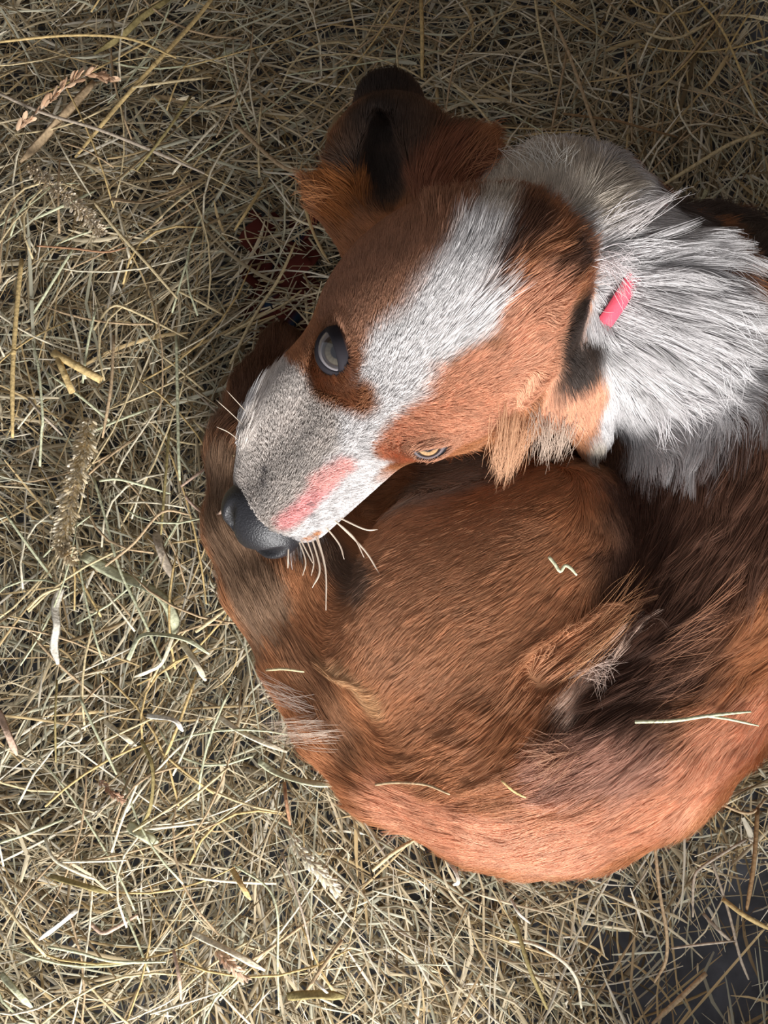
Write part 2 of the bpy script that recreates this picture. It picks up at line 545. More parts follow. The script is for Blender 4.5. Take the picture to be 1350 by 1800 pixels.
# ---- eyes
LIDS = []
def eye(name, c, inner, outer, d_local, A, Bu, Bl, rball, iris_col, gaze_mix, rim, outer_col, stretch):
    d = nrm(hf * d_local[0] + hl * d_local[1] + hu * d_local[2])
    a = PN(*inner, c[2]) - PN(*outer, c[2])
    a = nrm(a - d * (a @ d))
    b = np.cross(d, a)
    if b @ hu < 0: b = -b               # towards the upper lid
    gz = nrm(d * (1 - gaze_mix) + nrm(np.array(CAM) - c) * gaze_mix)
    # eyeball, poles along the gaze
    x = nrm(np.cross(gz, [0, 0, 1.0])); y = np.cross(gz, x)
    Vv, Cc, Ff = [], [], []
    nu, nv = 48, 40
    ip, ii = math.radians(15), math.radians(33)
    for i in range(nv + 1):
        th = math.pi * (i / nv) ** 1.35
        for j in range(nu):
            ph = 2 * math.pi * j / nu
            rr = rball * (1 + .05 * math.exp(-(th / .5) ** 2))
            Vv.append(c + rr * (gz * math.cos(th) + (x * math.cos(ph) + y * math.sin(ph)) * math.sin(th)))
            if th < ip: k = lin(14, 14, 20)
            elif th < ii:
                q = (th - ip) / (ii - ip)
                k = iris_col * (.65 + .5 * q + .12 * math.sin(ph * 17)) if q < .88 else lin(40, 30, 24)
            else: k = lin(48, 44, 46) if th < ii + .14 else lin(120, 116, 120)
            Cc.append(k)
    for i in range(nv):
        for j in range(nu):
            Ff.append((i * nu + j, (i + 1) * nu + j, (i + 1) * nu + (j + 1) % nu, i * nu + (j + 1) % nu))
    ball = mesh_obj('eye', np.array(Vv) - ORG, Ff, M_eye, dog, colors=np.array(Cc))
    # lids: a shell over the ball with an almond opening
    Vv, Cc, Ff = [], [], []
    nt, prof = 64, [(0, .95), (.0, 1.04), (.05, 1.075), (.20, 1.09), (.5, 1.08), (.8, 1.055), (1.1, 1.03), (1.4, 1.01)]
    for t in range(nt):
        T = 2 * math.pi * t / nt
        ca, sa = math.cos(T), math.sin(T)
        B = Bu if sa > 0 else Bl
        al, be = A * ca, B * math.copysign(abs(sa) ** 1.4, sa)
        for s_, rr in prof:
            al2, be2 = al + s_ * stretch * ca, be + s_ * .80 * sa
            ang = math.hypot(al2, be2)
            dirn = d * math.cos(ang) + (a * al2 + b * be2) / max(ang, 1e-6) * math.sin(ang)
            Vv.append(c + dirn * rball * rr)
            q = min(1, max(0, (s_ - rim) / .15))
            if s_ > rim + .05 and rr > 1.02: LIDS.append((Vv[-1], dirn, outer_col))
            Cc.append(lin(36, 33, 38) * (1 - q) + outer_col * q)
    m = len(prof)
    for t in range(nt):
        for k in range(m - 1):
            Ff.append((t * m + k, t * m + k + 1, ((t + 1) % nt) * m + k + 1, ((t + 1) % nt) * m + k))
    lid = mesh_obj('eyelid', np.array(Vv) - ORG, Ff, M_lid, ball, colors=np.array(Cc))
    return ball

M_eye = material('eye_surface', 0.12, 0.5, attr='tint', coat=1.0)
M_lid = material('eyelid_skin', 0.75, 0.2, attr='tint')
eye('eye', EYE_RC, (608, 684), (572, 550), (.30, -.52, .80), .92, .44, .42, .0146, lin(74, 68, 58), .75, .62, lin(150, 104, 76), 1.15)
eye('eye', EYE_LC, (712, 781), (790, 772), (.32, .62, .70), .95, .44, .40, .0122, lin(176, 142, 104), .60, .10, AMBER * .8, .70)

# ---- the coat itself
def hair_curves(name, pts, rad, col, mat, parent, org):
    """pts (n,k,3), rad (n,k), col (n,3)"""
    n, k = pts.shape[:2]
    cv = bpy.data.hair_curves.new(name)
    cv.add_curves([k] * n)
    cv.attributes['position'].data.foreach_set('vector', (pts - org).astype(np.float32).ravel())
    ra = cv.attributes.get('radius') or cv.attributes.new('radius', 'FLOAT', 'POINT')
    ra.data.foreach_set('value', rad.astype(np.float32).ravel())
    ca = cv.attributes.new('tint', 'FLOAT_COLOR', 'CURVE')
    c4 = np.ones((n, 4), np.float32); c4[:, :3] = col
    ca.data.foreach_set('color', c4.ravel())
    cv.materials.append(mat)
    o = bpy.data.objects.new(name, cv)
    COL.objects.link(o)
    o.parent = parent
    return o

def grow(root, nrmv, col, K=8, clump=True, lenmul=1.0, seed=1, wild=.25):
    r = np.random.default_rng(seed)
    n = len(root)
    D, L, F = field(root)
    L = L * r.uniform(.65, 1.2, n).astype(np.float32) * lenmul
    pts = np.empty((n, K, 3), np.float32)
    p = root.copy(); pts[:, 0] = p
    N = nrmv
    calm = np.clip(L / .022, .25, 1)[:, None]
    jit = r.normal(0, wild, (n, 3)).astype(np.float32) * .5 * calm
    wob = np.stack([value_noise(root, 90, 20 + i) + .5 * value_noise(root, 260, 30 + i) for i in range(3)], 1).astype(np.float32) * calm
    dirv = nrm(D - N * (D * N).sum(1, keepdims=True) + 1e-6)
    for k in range(1, K):
        if k in (3, 5): D = field(p)[0]
        t = nrm(D - N * (D * N).sum(1, keepdims=True) + .35 * dirv)
        lift = F * (1.2 - 1.7 * k / K)
        dirv = nrm(t + N * lift[:, None] + jit * (.3 + .7 * k / K) + wob * .22)
        p = p + dirv * (L / (K - 1))[:, None]
        d = S.sample(p)
        low = np.minimum(.0004 + .0004 * k, .003)
        g = S.grad(p)
        p = p + g * np.maximum(low - d, 0)[:, None]
        N = g
        pts[:, k] = p
    if clump:
        ng = max(10, n // 22)
        kd = KDTree(ng)
        gi = r.choice(n, ng, replace=False)
        for j, i in enumerate(gi): kd.insert(root[i], j)
        kd.balance()
        near = np.array([kd.find(q)[1] for q in root.tolist()])
        G = pts[gi[near]]
        amt = (np.clip((L - .006) / .03, 0, 1) * .75)[:, None, None] * (np.linspace(0, 1, K) ** 1.3)[None, :, None]
        pts = pts + (G - pts) * amt
        col = col * (.82 + .36 * r.random(ng)[near])[:, None]
    return pts, L, col

if FUR:
    fa = V[Q]
    fc = fa.mean(1)
    ar = np.linalg.norm(np.cross(fa[:, 2] - fa[:, 0], fa[:, 3] - fa[:, 1]), axis=1) * .5
    fn = VN[Q].mean(1)
    wgt = ar * np.clip(fn[:, 2] + .75, .03, 1) * (fc[:, 2] > .03)
    # keep the coat off the eyes and the nose leather
    for e, rr in ((EYE_RC, .0140), (EYE_LC, .0112), (hp(3.27, .14, -.36), .020)):
        wgt = wgt * (np.linalg.norm(fc - e, axis=1) > rr)
    _, FLn, _ = field(fc)
    wgt = wgt * np.clip(.02 / (FLn + .004), .6, 2.2)
    NH = 360000
    pick = rng.choice(len(Q), NH, p=wgt / wgt.sum())
    u = rng.random((NH, 2)).astype(np.float32)
    c = fa[pick]
    root = ((c[:, 0] * (1 - u[:, :1]) + c[:, 1] * u[:, :1]) * (1 - u[:, 1:]) + (c[:, 3] * (1 - u[:, :1]) + c[:, 2] * u[:, :1]) * u[:, 1:]).astype(np.float32)
    hn = nrm(fn[pick])
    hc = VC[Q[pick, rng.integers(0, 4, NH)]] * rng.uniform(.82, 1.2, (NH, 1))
    lr = np.array([q[0] for q in LIDS], np.float32); ln_ = np.array([q[1] for q in LIDS], np.float32); lc_ = np.array([q[2] for q in LIDS], np.float32)
    k_ = rng.integers(0, len(lr), 5000)
    root = np.concatenate([root, lr[k_] + rng.normal(0, .0007, (5000, 3)).astype(np.float32)]); hn = np.concatenate([hn, ln_[k_]])
    hc = np.concatenate([hc, lc_[k_] * rng.uniform(.8, 1.15, (5000, 1))])
    pts, HL, hc = grow(root, hn, hc)
    K = pts.shape[1]
    taper = np.array([1, 1, .95, .9, .8, .65, .45, .15])
    rad = (np.where(HL < .009, .00011, .00014)[:, None]) * taper[None]
    M_fur = material('coat_hair', 0.5, 0.25, attr='tint')
    hair_curves('fur', pts, rad, hc, M_fur, dog, ORG)
    del pts, rad, hc, root, fa, c

# ---- nose leather
NS = Sculpt(hp(3.2, 0, -.4) - .042, hp(3.2, 0, -.4) + .042, .0008)
def nell(f, l, u, rf, rl, ru, k=0.006, mode='add'):
    NS.ell(hp(f, l, u), HR, (rf * UA, rl * UA, ru * UA), k, mode)
nell(3.16, .14, -.36, .60, .70, .50)
for sgn in (-1, 1):
    nell(3.22, sgn * .42 + .14, -.48, .46, .36, .42)
    NS.cone(hp(3.62, sgn * .30 + .14, -.22), .12 * UA, hp(3.22, sgn * .66 + .14, .04), .08 * UA, .004, 'sub')
nell(3.72, 0, -.62, .06, .03, .4, .003, 'sub')
NV, NQ = NS.mesh()
M_nose = material('nose_leather', 0.38, 0.5, color=lin(34, 34, 38), noise=(900, .7, 1.3), bump=.5)
mesh_obj('nose', NV - ORG, NQ, M_nose, dog)


# ================================================================== FLOOR AND HAY
M_floor = material('floor_mat', 0.85, 0.2, color=lin(100, 102, 108), noise=(60, .7, 1.3), bump=.4)
gx = np.linspace(-.9, .9, 37); gy = np.linspace(-1.0, 1.0, 41)
FV = np.array([[x, y, 0.0] for y in gy for x in gx])
FV[:, 2] += .0015 * np.sin(FV[:, 0] * 31) * np.sin(FV[:, 1] * 27)
FF = np.array([[j * 37 + i, j * 37 + i + 1, (j + 1) * 37 + i + 1, (j + 1) * 37 + i] for j in range(40) for i in range(36)])
tag(mesh_obj('floor', FV, FF, M_floor), kind='structure')

# low board added out of view to shade the lower right hay
M_board = material('dark_board', 0.7, 0.2, color=lin(84, 68, 52), noise=(9, .7, 1.2, (1, 1, 14)))
wb = mesh_obj('shade_board', [(x, y, z) for x in (.13, 1.1) for y in (-.56, -.53) for z in (0, .20)],
              [(0, 1, 3, 2), (4, 6, 7, 5), (0, 4, 5, 1), (2, 3, 7, 6), (1, 5, 7, 3), (0, 2, 6, 4)], M_board, smooth=False)
tag(wb, kind='structure')

for nme, (x0, x1, y0, y1) in dict(wall_back=(-1.0, .56, .60, .64), wall_right=(.52, .56, -.10, .60)).items():
    ww = mesh_obj(nme, [(x, y, z) for x in (x0, x1) for y in (y0, y1) for z in (0, 1.3)],
                  [(0, 1, 3, 2), (4, 6, 7, 5), (0, 4, 5, 1), (2, 3, 7, 6), (1, 5, 7, 3), (0, 2, 6, 4)], M_board, smooth=False)
    tag(ww, kind='structure')

HAYCOL = np.array([lin(*c) for c in [(212, 196, 160), (188, 170, 134), (166, 148, 112), (218, 208, 184), (184, 180, 150),
                                     (146, 122, 84), (198, 170, 116), (120, 100, 66), (190, 186, 160)]])
HAYCOL = HAYCOL * .85 + HAYCOL.mean(1, keepdims=True) * .15
BARE = [(PN(1270, 1690, 0), .055), (PN(1200, 1740, 0), .05), (PN(1330, 1560, 0), .03), (PN(1345, 30, 0), .05), (PN(1330, 150, 0), .03)]

def hay_z(p):
    return .036 + .010 * value_noise(np.c_[p[:, :2], np.zeros(len(p))].astype(np.float32), 16, 50) + .006 * value_noise(np.c_[p[:, :2], np.zeros(len(p))].astype(np.float32), 45, 51)

def strands(n, K, seed, xr, yr, lmin, lmax, zlo, zhi, tilt):
    r = np.random.default_rng(seed)
    c = np.c_[r.uniform(*xr, n), r.uniform(*yr, n), np.zeros(n)]
    keep = np.ones(n, bool)
    for q, rad in BARE:
        d = np.hypot(c[:, 0] - q[0], c[:, 1] - q[1]) + .012 * r.normal(size=n)
        keep &= (d > rad) | (r.random(n) < .30)
    c = c[keep]; n = len(c)
    c[:, 2] = hay_z(c) + r.uniform(zlo, zhi, n)
    pref = 1.2 * value_noise(c.astype(np.float32), 9, 61) * 2 + .7
    th = np.where(r.random(n) < .55, pref + r.normal(0, .55, n), r.uniform(0, math.pi, n)) + math.pi * (r.random(n) < .5)
    L = lmin + (lmax - lmin) * r.random(n) ** 1.7
    dz = r.normal(0, tilt, n)
    bend = r.normal(0, .7, n) * (r.random(n) < .6)
    kink = r.normal(0, .8, n) * (r.random(n) < .25); kp = r.integers(1, K - 1, n)
    pts = np.empty((n, K, 3)); p = np.zeros((n, 3)); pts[:, 0] = 0
    for k in range(1, K):
        a = th + bend * (k / K - .5) + kink * (k > kp)
        step = np.c_[np.cos(a), np.sin(a), dz + .25 * bend * (.5 - k / K)] * (L / (K - 1))[:, None]
        p = p + step
        pts[:, k] = p
    pts += (c - pts.mean(1))[:, None]
    pts[..., 2] = np.maximum(pts[..., 2], .002)
    inside = np.zeros(n, bool)
    for k in (0, K // 3, (2 * K) // 3, K - 1):
        inside |= S.sample(pts[:, k].astype(np.float32)) < .0005
    return pts[~inside], r

def ribbons(pts, w, col, r):
    n, K = pts.shape[:2]
    t = nrm(np.gradient(pts, axis=1))
    up = nrm(np.tile(np.array([0, 0, 1.0]), (n, 1)) + r.normal(0, .45, (n, 3)))[:, None]
    side = nrm(np.cross(t, np.broadcast_to(up, t.shape)))
    tw = (r.normal(0, .5, n)[:, None] * np.linspace(-1, 1, K)[None])[..., None]
    nn = np.cross(side, t)
    side = side * np.cos(tw) + nn * np.sin(tw)
    nn = np.cross(side, t)
    ww = w[:, None, None] * np.concatenate([[.55], np.ones(K - 2), [.35]])[None, :, None]
    ring = np.stack([pts - side * ww / 2, pts + nn * ww * .32, pts + side * ww / 2], 2)
    V = ring.reshape(-1, 3)
    base = (np.arange(n) * K * 3)[:, None, None] + (np.arange(K - 1) * 3)[None, :, None] + np.arange(2)[None, None]
    F = np.stack([base, base + 1, base + 4, base + 3], -1).reshape(-1, 4)
    C = np.repeat(col, K * 3, 0)
    return V, F, C

M_hay = material('dry_hay', 0.6, 0.25, attr='tint')
VV, FF_, CC, off = [], [], [], 0
for (n, K, seed, lmin, lmax, zlo, zhi, tilt, wlo, whi) in [
        (20000, 4, 11, .02, .09, -.034, -.012, .10, .0008, .0026),
        (17000, 5, 12, .025, .11, -.016, .004, .12, .0007, .0022),
        (9000, 6, 13, .03, .13, -.004, .010, .10, .0006, .0018),
        (9000, 4, 14, .006, .03, -.012, .008, .25, .0005, .0016)]:
    pts, r = strands(n, K, seed, (-.56, .62), (-.58, .66), lmin, lmax, zlo, zhi, tilt)
    w = r.uniform(wlo, whi, len(pts)) * np.where(r.random(len(pts)) < .06, 1.9, 1)
    col = HAYCOL[r.choice(len(HAYCOL), len(pts), p=[.16, .17, .14, .11, .12, .08, .09, .06, .07])] * r.uniform(.75, 1.15, (len(pts), 1))
    a, b, c = ribbons(pts, w, col, r)
    VV.append(a); FF_.append(b + off); CC.append(c); off += len(a)
hay = mesh_obj('hay', np.concatenate(VV), np.concatenate(FF_), M_hay, smooth=False, colors=np.concatenate(CC))
tag(hay, 'bed of dry tangled hay spread over the dark floor around the dog', 'hay', kind='stuff')
print('hay quads', sum(len(f) for f in FF_))

# ---- single pieces of hay that can be picked out
def smooth_path(pts, per=5):
    pts = np.asarray(pts, float)
    if len(pts) == 2:
        return pts[0] + (pts[1] - pts[0]) * np.linspace(0, 1, 4)[:, None]
    q = np.vstack([2 * pts[0] - pts[1], pts, 2 * pts[-1] - pts[-2]])
    out = []
    for i in range(1, len(q) - 2):
        for t in np.linspace(0, 1, per, endpoint=False):
            a, b, c, d = q[i - 1], q[i], q[i + 1], q[i + 2]
            out.append(.5 * (2 * b + (c - a) * t + (2 * a - 5 * b + 4 * c - d) * t * t + (3 * b - a - 3 * c + d) * t ** 3))
    out.append(pts[-1])
    return np.array(out)

def tube(path, w, flat=.8, ends=(.9, .5), sides=6, twist=0.0, belly=False):
    path = np.asarray(path, float); K = len(path)
    t = nrm(np.gradient(path, axis=0))
    up = np.array([0, 0, 1.0])
    side = nrm(np.cross(t, up) + 1e-6); nn = np.cross(side, t)
    u = np.linspace(0, 1, K)
    tw = twist * np.sin(u * math.pi)
    side, nn = side * np.cos(tw)[:, None] + nn * np.sin(tw)[:, None], nn * np.cos(tw)[:, None] - side * np.sin(tw)[:, None]
    prof = np.minimum(1, np.minimum(ends[0] + u * 8 * (1 - ends[0]), ends[1] + (1 - u) * 5 * (1 - ends[1])))
    if belly: prof = np.maximum(np.sin(np.clip(u * .96 + .03, 0, 1) * math.pi) ** .7, .12)
    a = 2 * math.pi * np.arange(sides) / sides
    V = path[:, None] + (w / 2) * prof[:, None, None] * (side[:, None] * np.cos(a)[None, :, None] + flat * nn[:, None] * np.sin(a)[None, :, None])
    F = []
    for k in range(K - 1):
        for j in range(sides):
            F.append((k * sides + j, k * sides + (j + 1) % sides, (k + 1) * sides + (j + 1) % sides, (k + 1) * sides + j))
    F.append(tuple(range(sides))[::-1]); F.append(tuple(range((K - 1) * sides, K * sides)))
    return V.reshape(-1, 3), F

def join(parts):
    V, F, o = [], [], 0
    for v, f in parts:
        V.append(v); F += [tuple(i + o for i in q) for q in f]; o += len(v)
    return np.concatenate(V), F

HM = {}
for nme, c in dict(golden=(200, 174, 122), straw=(206, 188, 148), pale=(222, 212, 186), grey=(180, 166, 148), green=(196, 198, 166), olive=(150, 136, 92),
                   tan=(180, 156, 124), pink=(198, 170, 150), rust=(164, 124, 94), white=(218, 212, 198), brown=(140, 112, 80)).items():
    HM[nme] = material('hay_' + nme, 0.75, 0.15, color=lin(*c), noise=(420, .68, 1.25), bump=.6)

def on_hay(pts, lift=.012, dip=.006):
    out = []
    n = len(pts)
    for i, (x, y) in enumerate(pts):
        z = .045
        for _ in range(3):
            p = PN(x, y, z); z = float(hay_z(p[None])[0]) + lift
        e = min(i, n - 1 - i) / max(1, (n - 1) / 2)
        p = PN(x, y, z - dip * (1 - e))
        d = float(S.sample(p[None].astype(np.float32))[0])
        if d < .002:
            h = hit(x, y)
            if h is not None and h[2] > p[2]: p = h + np.array([0, 0, .003])
        out.append(p)
    return np.array(out)
PXM = .00040

# name, colour, width in photo pixels, flatness, label, points
STALKS = [
    ('hay_stalk', 'golden', 9, .8, 'thick golden stalk slanting down from the top edge left of the ear', [(374, -4), (335, 45), (270, 115), (195, 200), (132, 277)]),
    ('hay_stalk', 'grey', 7, .8, 'long straight grey stalk crossing the top left hay from the left edge', [(-4, 163), (75, 198), (175, 228), (275, 268), (360, 305)]),
    ('hay_stalk', 'golden', 6, .8, 'yellow bent stalk lying level near the top left corner', [(-4, 74), (90, 64), (165, 62), (235, 70), (310, 102)]),
    ('hay_straw', 'tan', 13, .25, 'broad tan strap of hay beside the pink seed head at top left', [(166, 143), (110, 205), (70, 250), (35, 285)]),
    ('hay_stalk', 'pale', 4, .8, 'thin pale stalk below the long grey stalk at top left', [(95, 232), (120, 280), (160, 345)]),
    ('hay_stalk', 'straw', 6, .8, 'straight straw stalk running down right from the upper fluffy seed head', [(163, 352), (205, 405), (260, 465), (312, 525)]),
    ('hay_stalk', 'green', 6, .7, 'blue-green stem lying across the upper fluffy seed head', [(60, 385), (115, 360), (168, 335)]),
    ('hay_stalk', 'golden', 9, .8, 'upright golden stalk close to the left edge', [(38, 455), (28, 560), (22, 660), (22, 770)]),
    ('hay_stalk', 'rust', 4, .8, 'thin reddish stalk lying level at upper left', [(65, 432), (130, 437), (185, 443), (222, 435)]),
    ('hay_straw', 'olive', 10, .25, 'dull olive bent blade under the thick golden stalk', [(300, -4), (250, 30), (210, 66), (165, 95)]),
    ('hay_stalk', 'olive', 6, .8, 'olive stalk right of the thick golden stalk', [(335, 170), (290, 235), (240, 300)]),
    ('hay_straw', 'tan', 8, .3, 'short tan blade end pointing right at upper left', [(195, 350), (265, 355), (340, 325)]),
    ('hay_stalk', 'straw', 5, .8, 'arched straw stalk left of the dark gap beside the head', [(165, 580), (195, 540), (230, 545), (330, 595)]),
    ('hay_stalk', 'straw', 5, .8, 'short straw stalk next to the dark gap beside the head', [(310, 510), (350, 530), (395, 555)]),
    ('hay_stalk', 'green', 6, .8, 'long upright pale green stem ending left of the muzzle', [(310, 590), (312, 700), (314, 800), (316, 845)]),
    ('hay_stalk', 'pink', 5, .8, 'pinkish crooked twig reaching the side of the nose', [(316, 845), (328, 875), (355, 900), (385, 905), (398, 885)]),
    ('hay_stalk', 'pink', 5, .8, 'pinkish twig rising right towards the tail fur', [(318, 855), (345, 835), (368, 818), (386, 795)]),
    ('hay_stalk', 'tan', 6, .8, 'tan upright stalk just right of the cut straw pieces', [(200, 590), (195, 680), (180, 770)]),
    ('hay_straw', 'green', 18, .12, 'broad pale green leaf curving down right below the big seed head', [(145, 975), (205, 1010), (255, 1030), (290, 1055), (306, 1090), (305, 1115)]),
    ('hay_straw', 'pale', 6, .3, 'curled pale end of the broad leaf, below it', [(305, 1115), (285, 1165), (262, 1180), (235, 1190)]),
    ('hay_straw', 'green', 8, .25, 'pale green blade arching under the broad leaf', [(225, 1160), (245, 1120), (280, 1115), (330, 1125), (368, 1150)]),
    ('hay_straw', 'pale', 10, .2, 'pale leaf tip pointing down right towards the tail feathering', [(320, 1130), (345, 1165), (362, 1197)]),
    ('hay_straw', 'white', 12, .2, 'whitish papery leaf hanging on a bent stem at left', [(108, 1032), (97, 1065), (100, 1100), (95, 1135), (102, 1168)]),
    ('hay_stalk', 'straw', 5, .8, 'short bent stem joined over the whitish papery leaf', [(108, 1032), (75, 1045), (48, 1072)]),
    ('hay_stalk', 'green', 5, .8, 'long greenish stem crossing behind the broad pale leaf', [(165, 840), (185, 910), (210, 1000), (255, 1095), (300, 1200)]),
    ('hay_stalk', 'green', 4, .8, 'thin green stem going down from the big seed head', [(138, 985), (150, 1050), (170, 1130), (182, 1165)]),
    ('hay_stalk', 'tan', 5, .8, 'tan stalk bent at the top, left of the folded leaf', [(185, 995), (235, 955), (285, 900), (335, 905)]),
    ('hay_straw', 'grey', 15, .2, 'folded greyish leaf on a stem left of the nose', [(275, 935), (282, 965), (302, 1015)]),
    ('hay_stalk', 'olive', 5, .8, 'stem standing above the folded greyish leaf', [(298, 750), (290, 850), (283, 940)]),
    ('hay_stalk', 'green', 5, .8, 'pale mint stem lying level left of the nose', [(175, 845), (205, 842), (240, 850), (300, 868)]),
    ('hay_stalk', 'pale', 4, .8, 'thin pale stem slanting up left of the long green stem', [(200, 850), (215, 810), (255, 750), (300, 682)]),
    ('hay_stalk', 'grey', 5, .8, 'grey stem leaning over the big seed head', [(50, 700), (75, 730), (110, 765)]),
    ('hay_stalk', 'green', 5, .8, 'tall green stem near the left edge beside the big seed head', [(70, 820), (73, 760), (75, 735), (68, 650), (58, 600)]),
    ('hay_stalk', 'straw', 7, .7, 'short cut straw next to the tail at lower left', [(344, 1110), (372, 1090), (403, 1064)]),
    ('hay_stalk', 'straw', 5, .8, 'straw stalk pointing at the muzzle from the left', [(340, 738), (375, 775), (412, 803)]),
    ('hay_stalk', 'grey', 4, .8, 'thin stalk crossing the left edge of the face', [(345, 742), (380, 760), (412, 774)]),
    ('hay_straw', 'pink', 10, .3, 'pinkish leaf leaning at the left edge low down', [(-2, 1250), (14, 1290), (30, 1328)]),
    ('hay_stalk', 'green', 5, .8, 'pale green stalk slanting down at lower left', [(140, 1225), (165, 1280), (185, 1320), (205, 1362)]),
    ('hay_stalk', 'olive', 4, .8, 'thin upright stalk at lower left', [(100, 1195), (97, 1260), (98, 1340)]),
    ('hay_straw', 'pale', 8, .25, 'short pale leaf slanting down at lower left', [(184, 1268), (212, 1290), (240, 1311)]),
    ('hay_stalk', 'pale', 4, .8, 'pale stalk curled into a hook at lower left', [(98, 1295), (130, 1305), (143, 1298), (140, 1281), (125, 1270)]),
    ('hay_straw', 'white', 8, .25, 'whitish blade lying level below the tail feathering', [(258, 1258), (305, 1265), (322, 1286)]),
    ('hay_straw', 'pale', 9, .25, 'pale blade turning olive below the tail feathering', [(385, 1260), (430, 1290), (505, 1322)]),
    ('hay_straw', 'green', 10, .2, 'pale green leaf touching the rump at lower left', [(455, 1338), (490, 1360), (540, 1375), (592, 1381)]),
    ('hay_stalk', 'rust', 6, .7, 'short orange stalk standing left of the rump', [(500, 1375), (503, 1410), (510, 1450)]),
    ('hay_stalk', 'pale', 5, .8, 'long pale stalk running up right at lower left', [(196, 1498), (215, 1440), (240, 1380), (272, 1305)]),
    ('hay_straw', 'olive', 6, .4, 'olive blade curving down at lower left', [(248, 1300), (268, 1350), (264, 1420), (240, 1466)]),
    ('hay_stalk', 'straw', 5, .8, 'yellow straw slanting up right in the lower hay', [(313, 1422), (355, 1388), (402, 1348)]),
    ('hay_straw', 'green', 15, .2, 'broad yellow-green leaf piece in the lower hay', [(225, 1450), (250, 1467), (278, 1482)]),
    ('hay_stalk', 'pale', 6, .7, 'pale bent stalk with a knee at lower left', [(80, 1475), (95, 1510), (140, 1535), (168, 1546)]),
    ('hay_stalk', 'pale', 4, .8, 'pale straight stalk lying level at lower left', [(108, 1515), (165, 1514), (222, 1512)]),
    ('hay_stalk', 'green', 5, .8, 'green stalk from the left edge in the lower hay', [(-3, 1482), (50, 1465), (112, 1440)]),
    ('hay_straw', 'olive', 8, .3, 'olive blade lying level at lower left', [(88, 1540), (140, 1555), (192, 1570)]),
    ('hay_straw', 'white', 8, .3, 'white blade slanting down left near the bottom', [(136, 1598), (105, 1625), (68, 1652)]),
    ('hay_stalk', 'pink', 7, .7, 'pinkish bent stalk with a broken end near the bottom', [(158, 1622), (180, 1640), (205, 1630), (242, 1608)]),
    ('hay_stalk', 'green', 5, .8, 'long pale green stalk lying level near the bottom', [(85, 1664), (140, 1675), (200, 1690), (292, 1691)]),
    ('hay_straw', 'pale', 9, .25, 'pale silvery blade slanting down near the bottom', [(338, 1640), (400, 1670), (466, 1706)]),
    ('hay_straw', 'green', 9, .3, 'green blade slanting down in the bottom left corner', [(2, 1712), (28, 1742), (57, 1772)]),
    ('hay_stalk', 'pink', 6, .8, 'pinkish stalk standing near the bottom', [(305, 1670), (315, 1720), (318, 1757)]),
    ('hay_stalk', 'grey', 4, .8, 'thin grey stalk below the rump pointing down', [(495, 1498), (530, 1600), (550, 1687)]),
    ('hay_stalk', 'tan', 6, .8, 'tan stalk slanting down left at the bottom middle', [(602, 1652), (560, 1710), (520, 1772)]),
    ('hay_stalk', 'white', 5, .8, 'short white stalk end at the bottom middle', [(554, 1722), (568, 1738), (582, 1752)]),
    ('hay_straw', 'golden', 8, .3, 'short yellow blade in the middle of the lower hay', [(408, 1528), (424, 1555), (441, 1582)]),
    ('hay_stalk', 'green', 4, .8, 'thin green stalk bending straight down at the bottom', [(410, 1520), (470, 1560), (488, 1610), (488, 1690), (490, 1775)]),
    ('hay_straw', 'olive', 12, .3, 'wide olive blade lying level on the bottom edge', [(505, 1752), (555, 1748), (606, 1752)]),
    ('hay_stalk', 'tan', 6, .8, 'long tan stalk bowing down from the rump at lower right', [(1150, 1475), (1160, 1570), (1172, 1640), (1170, 1690), (1150, 1727)]),
    ('hay_stalk', 'tan', 9, .8, 'thick orange-tan stalk on the bare dark floor at lower right', [(1241, 1711), (1195, 1755), (1147, 1800)]),
    ('hay_stalk', 'golden', 8, .8, 'pale golden stalk at the right edge above the bare floor', [(1270, 1580), (1310, 1610), (1354, 1634)]),
    ('hay_stalk', 'brown', 8, .8, 'brownish upright stalk near the right edge below the rump', [(1332, 1420), (1325, 1520), (1312, 1602)]),
    ('hay_stalk', 'grey', 5, .8, 'greyish stalk bent like a knee at lower right', [(1312, 1475), (1240, 1520), (1220, 1545), (1218, 1612)]),
    ('hay_stalk', 'pale', 6, .8, 'pale arched stalk below the rump', [(895, 1653), (940, 1660), (990, 1690), (1015, 1725), (1022, 1772)]),
    ('hay_stalk', 'olive', 7, .8, 'olive stalk inside the pale arched stalk', [(903, 1610), (930, 1700), (962, 1774)]),
    ('hay_stalk', 'grey', 5, .8, 'long grey stalk slanting over the bare floor', [(1250, 1510), (1280, 1600), (1300, 1680), (1316, 1722)]),
    ('hay_stalk', 'tan', 5, .8, 'v-shaped tan stalk right of the rump', [(1250, 1405), (1315, 1430), (1347, 1403)]),
    ('hay_stalk', 'grey', 4, .8, 'thin level stalk over the bare floor', [(1180, 1667), (1235, 1660), (1292, 1654)]),
    ('hay_stalk', 'grey', 6, .8, 'short grey stalk slanting down over the bare floor', [(1236, 1606), (1258, 1630), (1285, 1655)]),
    ('hay_stalk', 'white', 5, .8, 'bright white bent stalk below the rump', [(898, 1580), (912, 1605), (932, 1623)]),
    ('hay_stalk', 'tan', 7, .8, 'long tan stalk above the nape, right of the middle', [(968, 20), (1000, 95), (1030, 180), (1050, 240), (1073, 290)]),
    ('hay_stalk', 'tan', 5, .8, 'short tan stalk above the white nape', [(996, 92), (985, 150), (967, 242)]),
    ('hay_stalk', 'brown', 6, .8, 'brown stalk lying level above the shoulder', [(990, 200), (1080, 212), (1130, 225), (1190, 241)]),
    ('hay_stalk', 'golden', 5, .8, 'long golden stalk bowing through the top right hay', [(1225, -4), (1268, 50), (1300, 120), (1332, 200)]),
